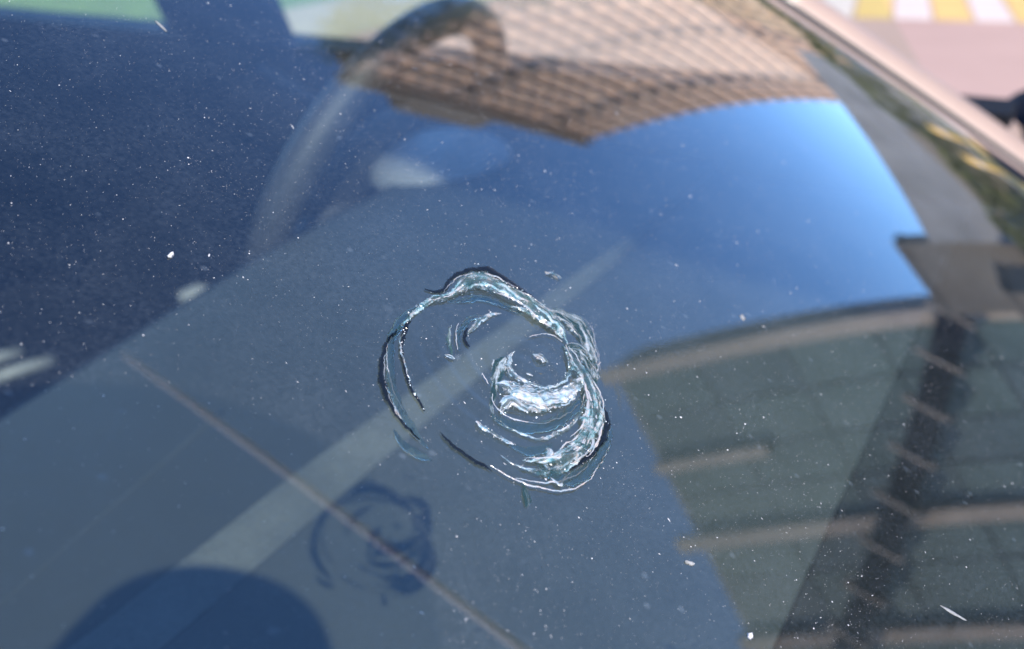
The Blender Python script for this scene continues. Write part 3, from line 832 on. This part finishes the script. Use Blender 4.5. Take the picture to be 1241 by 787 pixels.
def ribbon(name, pts, mat, parent, base, amp, cap, nc=8, jag=0.12, solid=True, skew=0.0, wander=0.22):
    q = resample(pts, 0.35)
    n = len(q)
    V = []; UVm = []; UVa = []
    s = 0.0; u0 = rnd.uniform(0, 60)
    ph = [rnd.uniform(0, 6.28) for _ in range(4)]
    rows = []
    knots = [rnd.uniform(-1, 1) for _ in range(400)]
    def vn(t):
        k = int(t); f_ = t - k; f_ = f_ * f_ * (3 - 2 * f_)
        return knots[k % 400] * (1 - f_) + knots[(k + 1) % 400] * f_
    for i in range(n):
        a = q[max(0, i - 1)]; b = q[min(n - 1, i + 1)]
        t = (b - a)[:2]; t = t / (np.linalg.norm(t) + 1e-9)
        nn = np.array([-t[1], t[0]])
        if i: s += float(np.linalg.norm((q[i] - q[i - 1])[:2]))
        w = max(0.08, q[i][2])
        w *= max(0.25, 1 + jag * 2.2 * (vn(s * 0.55) + 0.5 * vn(s * 1.9 + 50)))
        row = []
        for k in range(nc + 1):
            c = -1 + 2 * k / nc
            xy = q[i][:2] + nn * (c * w * 0.5 + wander * vn(s * 0.7 + 200) + 0.4 * wander * vn(s * 2.4 + 300))
            h = base + min(cap, amp * w) * (max(0, 1 - c * c) ** 0.8) * (1 + skew * c) * (1 + 0.35 * vn(s * 0.8 + c + 100))
            row.append(len(V)); V.append(gp(xy[0] / 1000, xy[1] / 1000, h / 1000))
            UVm.append((s + u0, c * w * 0.5 + u0 * 0.37)); UVa.append((s, k / nc))
        if solid:
            for k in range(nc - 1, 0, -1):
                c = -1 + 2 * k / nc
                xy = q[i][:2] + nn * (c * w * 0.5 + wander * vn(s * 0.7 + 200) + 0.4 * wander * vn(s * 2.4 + 300))
                row.append(len(V)); V.append(gp(xy[0] / 1000, xy[1] / 1000, (base - 0.02) / 1000))
                UVm.append((s + u0 + 9, c * w * 0.5 + u0 * 0.37)); UVa.append((s, k / nc))
        rows.append(row)
    F = []
    m = len(rows[0])
    for i in range(n - 1):
        for k in range(m if solid else m - 1):
            F.append((rows[i][k], rows[i + 1][k], rows[i + 1][(k + 1) % m], rows[i][(k + 1) % m]))
    if solid:
        F.append(tuple(rows[0])); F.append(tuple(reversed(rows[-1])))
    o = mesh(name, V, F, mat, parent, True)
    me = o.data
    l1 = me.uv_layers.new(name='mm'); l2 = me.uv_layers.new(name='across')
    idx = [lp.vertex_index for lp in me.loops]
    l1.data.foreach_set('uv', [c for i in idx for c in UVm[i]])
    l2.data.foreach_set('uv', [c for i in idx for c in UVa[i]])
    return o

for s in STROKES_CLEAR: ribbon('glass_ridge', s, M['clear'], wsc, 0.30, 0.22, 0.9, 10, 0.05)
for s in STROKES_FEATHER: ribbon('feathered_flake', s, M['feather'], wsc, 0.26, 0.10, 0.5, 10, 0.08, False)
for i, s in enumerate(STROKES_FROST): ribbon('crushed_glass', s, M['frost'] if i in (0, 1, 5, 17, 18) else M['frost_white'], wsc, 0.34, 0.26, 1.2, 14, 0.10, False)
for s in STROKES_DARK: ribbon('painted_dark_arc', [(q[0], q[1], q[2] * 1.35) for q in s], M['painted_dark'], wsc, 0.30, 0.12, 0.3, 8, 0.13, False)  # raised ribbons carrying the painted dark reflection of the crack faces
for i, s in enumerate(STROKES_HAIR):
    if i in (8, 9): s = [(q[0], q[1], q[2] * 0.45) for q in s]
    ribbon('crack_edge', s, M['hair'], wsc, 0.46, 0.35, 0.4, 6, 0.15, False)

# fine fibres of broken glass swirling through the wide fractures
def fibres(s, count, mat, wmin, wmax, base):
    q = resample(s, 0.5)
    n = len(q)
    for _ in range(count):
        i0 = rnd.randint(0, int(n * 0.6)); i1 = min(n - 1, i0 + rnd.randint(int(n * 0.25) + 3, int(n * 0.55) + 4))
        c0 = rnd.uniform(-0.46, 0.46); c1 = max(-0.5, min(0.5, c0 + rnd.uniform(-0.35, 0.35)))
        wb = rnd.uniform(wmin, wmax); pts = []
        for i in range(i0, i1 + 1, 2):
            a = q[max(0, i - 1)]; b_ = q[min(n - 1, i + 1)]
            t = (b_ - a)[:2]; t = t / (np.linalg.norm(t) + 1e-9)
            f_ = (i - i0) / max(1, i1 - i0)
            o_ = (c0 + (c1 - c0) * f_ + 0.05 * math.sin(f_ * 9 + c0 * 20)) * q[i][2]
            pts.append((q[i][0] - t[1] * o_, q[i][1] + t[0] * o_, wb * (0.15 + math.sin(math.pi * f_))))
        if len(pts) > 2:
            ribbon('glass_fibre', pts, mat, wsc, base + rnd.uniform(0, 0.5), 0.4, 0.3, 4, 0.2, False)
fibres(STROKES_FROST[0], 9, M['hair'], 0.18, 0.6, 0.6)
fibres(STROKES_FROST[1], 5, M['frost_white'], 0.2, 0.6, 0.6)
fibres(STROKES_FROST[3], 9, M['frost_white'], 0.2, 0.7, 0.7)
fibres(STROKES_FROST[5], 13, M['hair'], 0.18, 0.7, 0.7)
fibres(STROKES_FEATHER[0], 12, M['hair'], 0.05, 0.14, 0.4)
fibres(STROKES_FEATHER[1], 7, M['hair'], 0.05, 0.14, 0.4)

# splinters lying in the crushed zones
V = []; F = []
for s in STROKES_FROST[:8] + STROKES_FROST[9:10] + STROKES_FROST[17:] + STROKES_DARK[2:3]:
    q = resample(s, 0.25)
    for p in q:
        for _ in range(1 + int(p[2] * 0.5)):
            if rnd.random() < 0.72: continue
            c = Vector((p[0] + rnd.gauss(0, 0.32) * p[2], p[1] + rnd.gauss(0, 0.32) * p[2]))
            r_ = min(0.42, 0.07 * math.exp(rnd.gauss(0, 0.6)) + 0.03)
            an = rnd.uniform(0, 6.28); k0 = len(V)
            h0 = 0.40 + min(1.2, 0.28 * p[2]) * rnd.uniform(0.3, 1.0)
            for k in range(3):
                a2 = an + k * 2.09 + rnd.uniform(-0.5, 0.5)
                st = 1.9 if k == 0 else 0.8
                V.append(gp((c.x + r_ * st * math.cos(a2)) / 1000, (c.y + r_ * st * math.sin(a2)) / 1000, (h0 + rnd.uniform(-0.6, 0.6) * r_) / 1000))
            V.append(gp(c.x / 1000, c.y / 1000, (h0 + r_ * rnd.uniform(0.3, 1.0)) / 1000))
            F += [(k0, k0 + 1, k0 + 3), (k0 + 1, k0 + 2, k0 + 3), (k0 + 2, k0, k0 + 3), (k0, k0 + 2, k0 + 1)]
def sparkle():
    m, n, l = newmat('glass splinters')
    p = n.new('ShaderNodeBsdfPrincipled'); o = n.new('ShaderNodeOutputMaterial'); l.new(p.outputs[0], o.inputs[0])
    f = noise(n, l, 900, 2)
    l.new(ramp(n, l, f, [(0.35, (0.45, 0.68, 0.66, 1)), (0.5, (0.88, 0.90, 0.88, 1)), (0.65, (0.92, 0.78, 0.68, 1))]), p.inputs['Base Color'])
    p.inputs['Roughness'].default_value = 0.18
    p.inputs['Thin Film Thickness'].default_value = 420
    p.inputs['Thin Film IOR'].default_value = 1.4
    return m
tag(mesh('glass_splinters', V, F, sparkle(), wsc), kind='stuff')

# ------------------------------------------------------------------ dust on the outside of the glass
V = []; F = []
def speck(x, v, r_, el=1.0, an=0.0):
    k0 = len(V); nb = 4 if r_ < 0.16 else 6
    for k in range(nb):
        a2 = k * 2 * math.pi / nb + rnd.uniform(-0.3, 0.3)
        rr = r_ * rnd.uniform(0.65, 1.25)
        dx, dv = rr * el * math.cos(a2), rr * math.sin(a2)
        V.append(gp((x + dx * math.cos(an) - dv * math.sin(an)) / 1000, (v + dx * math.sin(an) + dv * math.cos(an)) / 1000, 0.02 / 1000))
    V.append(gp(x / 1000, v / 1000, (0.03 + r_ * 0.7) / 1000))
    for k in range(nb):
        F.append((k0 + k, k0 + (k + 1) % nb, k0 + nb))
clusters = [(rnd.uniform(-120, 200), rnd.uniform(-130, 140), rnd.uniform(6, 22)) for _ in range(150)]
for i in range(60000):
    if i % 2 == 0:
        c = rnd.choice(clusters); x = rnd.gauss(c[0], c[2]); v = rnd.gauss(c[1], c[2])
    else:
        x = rnd.uniform(-135, 260); v = rnd.uniform(-150, 165)
    r_ = 0.027 * math.exp(rnd.gauss(0, 0.6))
    if rnd.random() < 0.0025: r_ = rnd.uniform(0.10, 0.22)
    el = 1.0 if rnd.random() < 0.9 else rnd.uniform(2, 4.5)
    speck(x, v, min(r_, 0.3), el, rnd.uniform(0, 3.14))
tag(mesh('dust', V, F, M['dust'], wsc), kind='stuff')

# larger bits lying on the glass
def flake(name, label, cat, x, v, length, width, an, bend=0.0, thick=0.12, mat='flake', group=None):
    Vf = []; Ff = []; n = 14
    for i in range(n + 1):
        t = -1 + 2 * i / n
        w = width * math.sqrt(max(0.02, 1 - t * t)) * (1 + 0.18 * math.sin(t * 5 + x))
        cx_ = t * length; cv_ = bend * (1 - t * t)
        for k, (ww, hh) in enumerate(((-1, 0.02), (-0.4, 0.02 + thick), (0.35, 0.02 + thick * 1.1), (1, 0.02))):
            dx, dv = cx_, cv_ + ww * w
            Vf.append(gp((x + dx * math.cos(an) - dv * math.sin(an)) / 1000, (v + dx * math.sin(an) + dv * math.cos(an)) / 1000, hh / 1000))
    for i in range(n):
        for k in range(3):
            a = i * 4 + k
            Ff.append((a, a + 4, a + 5, a + 1))
        Ff.append((i * 4, i * 4 + 3, i * 4 + 7, i * 4 + 4))
    Ff.append((0, 1, 2, 3)); Ff.append((n * 4 + 3, n * 4 + 2, n * 4 + 1, n * 4))
    return tag(mesh(name, Vf, Ff, M[mat], None, True), label, cat)
flake('dried_flake', 'long pale dried flake lying on the glass at the lower right', 'debris', 40.2, -112.1, 3.6, 0.55, R(-75))
flake('dirt_crumb', 'white crumb of dirt on the glass left of the lower right pier reflection', 'debris', -6.6, -55.5, 1.1, 0.6, R(-60), 0, 0.4)
flake('dust_grain', 'round bright white grain at the bottom edge right of centre', 'debris', -12.7, -73.0, 0.75, 0.7, 0.0, 0, 0.6, 'dust')
flake('dust_grain', 'bright grain on the dark upper left part of the glass', 'debris', -33.1, 65.1, 0.9, 0.6, 0.3, 0, 0.5, 'dust')
flake('grass_sliver', 'short pale sliver by the corner of the left side window', 'debris', 31.9, 130.8, 2.4, 0.45, R(-100), 0.2, 0.2)
flake('dried_fleck', 'small curved pale fleck just above the star break', 'debris', 49.9, 11.8, 1.9, 0.42, R(-70), 0.5)
flake('water_spot', 'pale dried spot on the bright blue right of the star break', 'debris', 95.4, -32.3, 1.5, 0.9, 0.4, 0, 0.05)

# ------------------------------------------------------------------ the photographer's camera, whose shadow falls on glass and dashboard
pc = empty('photo_camera', CAM - FW * 0.085)
tag(pc, 'black photo camera above the windscreen, seen only as the dark rounded shadow at lower left', 'camera')
def loc(r_, u_, f_): return CAM + RT * r_ + UP * u_ + FW * f_
def cbox(name, r0, r1, u0, u1, f0, f1, mat, bevel, parent=None):
    v = [loc(*p) for p in boxv(r0, r1, u0, u1, f0, f1)]
    o = mesh(name, v, BOXF, mat, parent or pc, True)
    b = o.modifiers.new('bevel', 'BEVEL'); b.width = bevel; b.segments = 5
    return o
cbox('body', -0.060, 0.051, -0.050, 0.050, -0.112, -0.066, M['body_black'], 0.016)
hp = [(-0.001 - 0.050 * math.cos(math.pi * k / 24), 0.032 + 0.048 * math.sin(math.pi * k / 24) ** 0.75) for k in range(25)]
hv = [loc(r_, u_, -0.108) for r_, u_ in hp] + [loc(r_, u_, -0.070) for r_, u_ in hp]
mesh('prism_housing', hv, [tuple(range(25)), tuple(range(49, 24, -1))] + [(k, k + 25, (k + 1) % 25 + 25, (k + 1) % 25) for k in range(25)], M['body_black'], pc)
lens = tube('lens', [loc(0, 0, -0.066), loc(0, 0, -0.030), loc(0, 0, -0.016)], 0.031, M['body_black'], pc, 32)
tube('front_element', [loc(0, 0, -0.0155), loc(0, 0, -0.0135)], 0.024, M['lens_glass'], lens, 32)
tube('shutter_button', [loc(0.04, 0.049, -0.075), loc(0.04, 0.054, -0.075)], 0.006, M['alloy'], pc, 14)
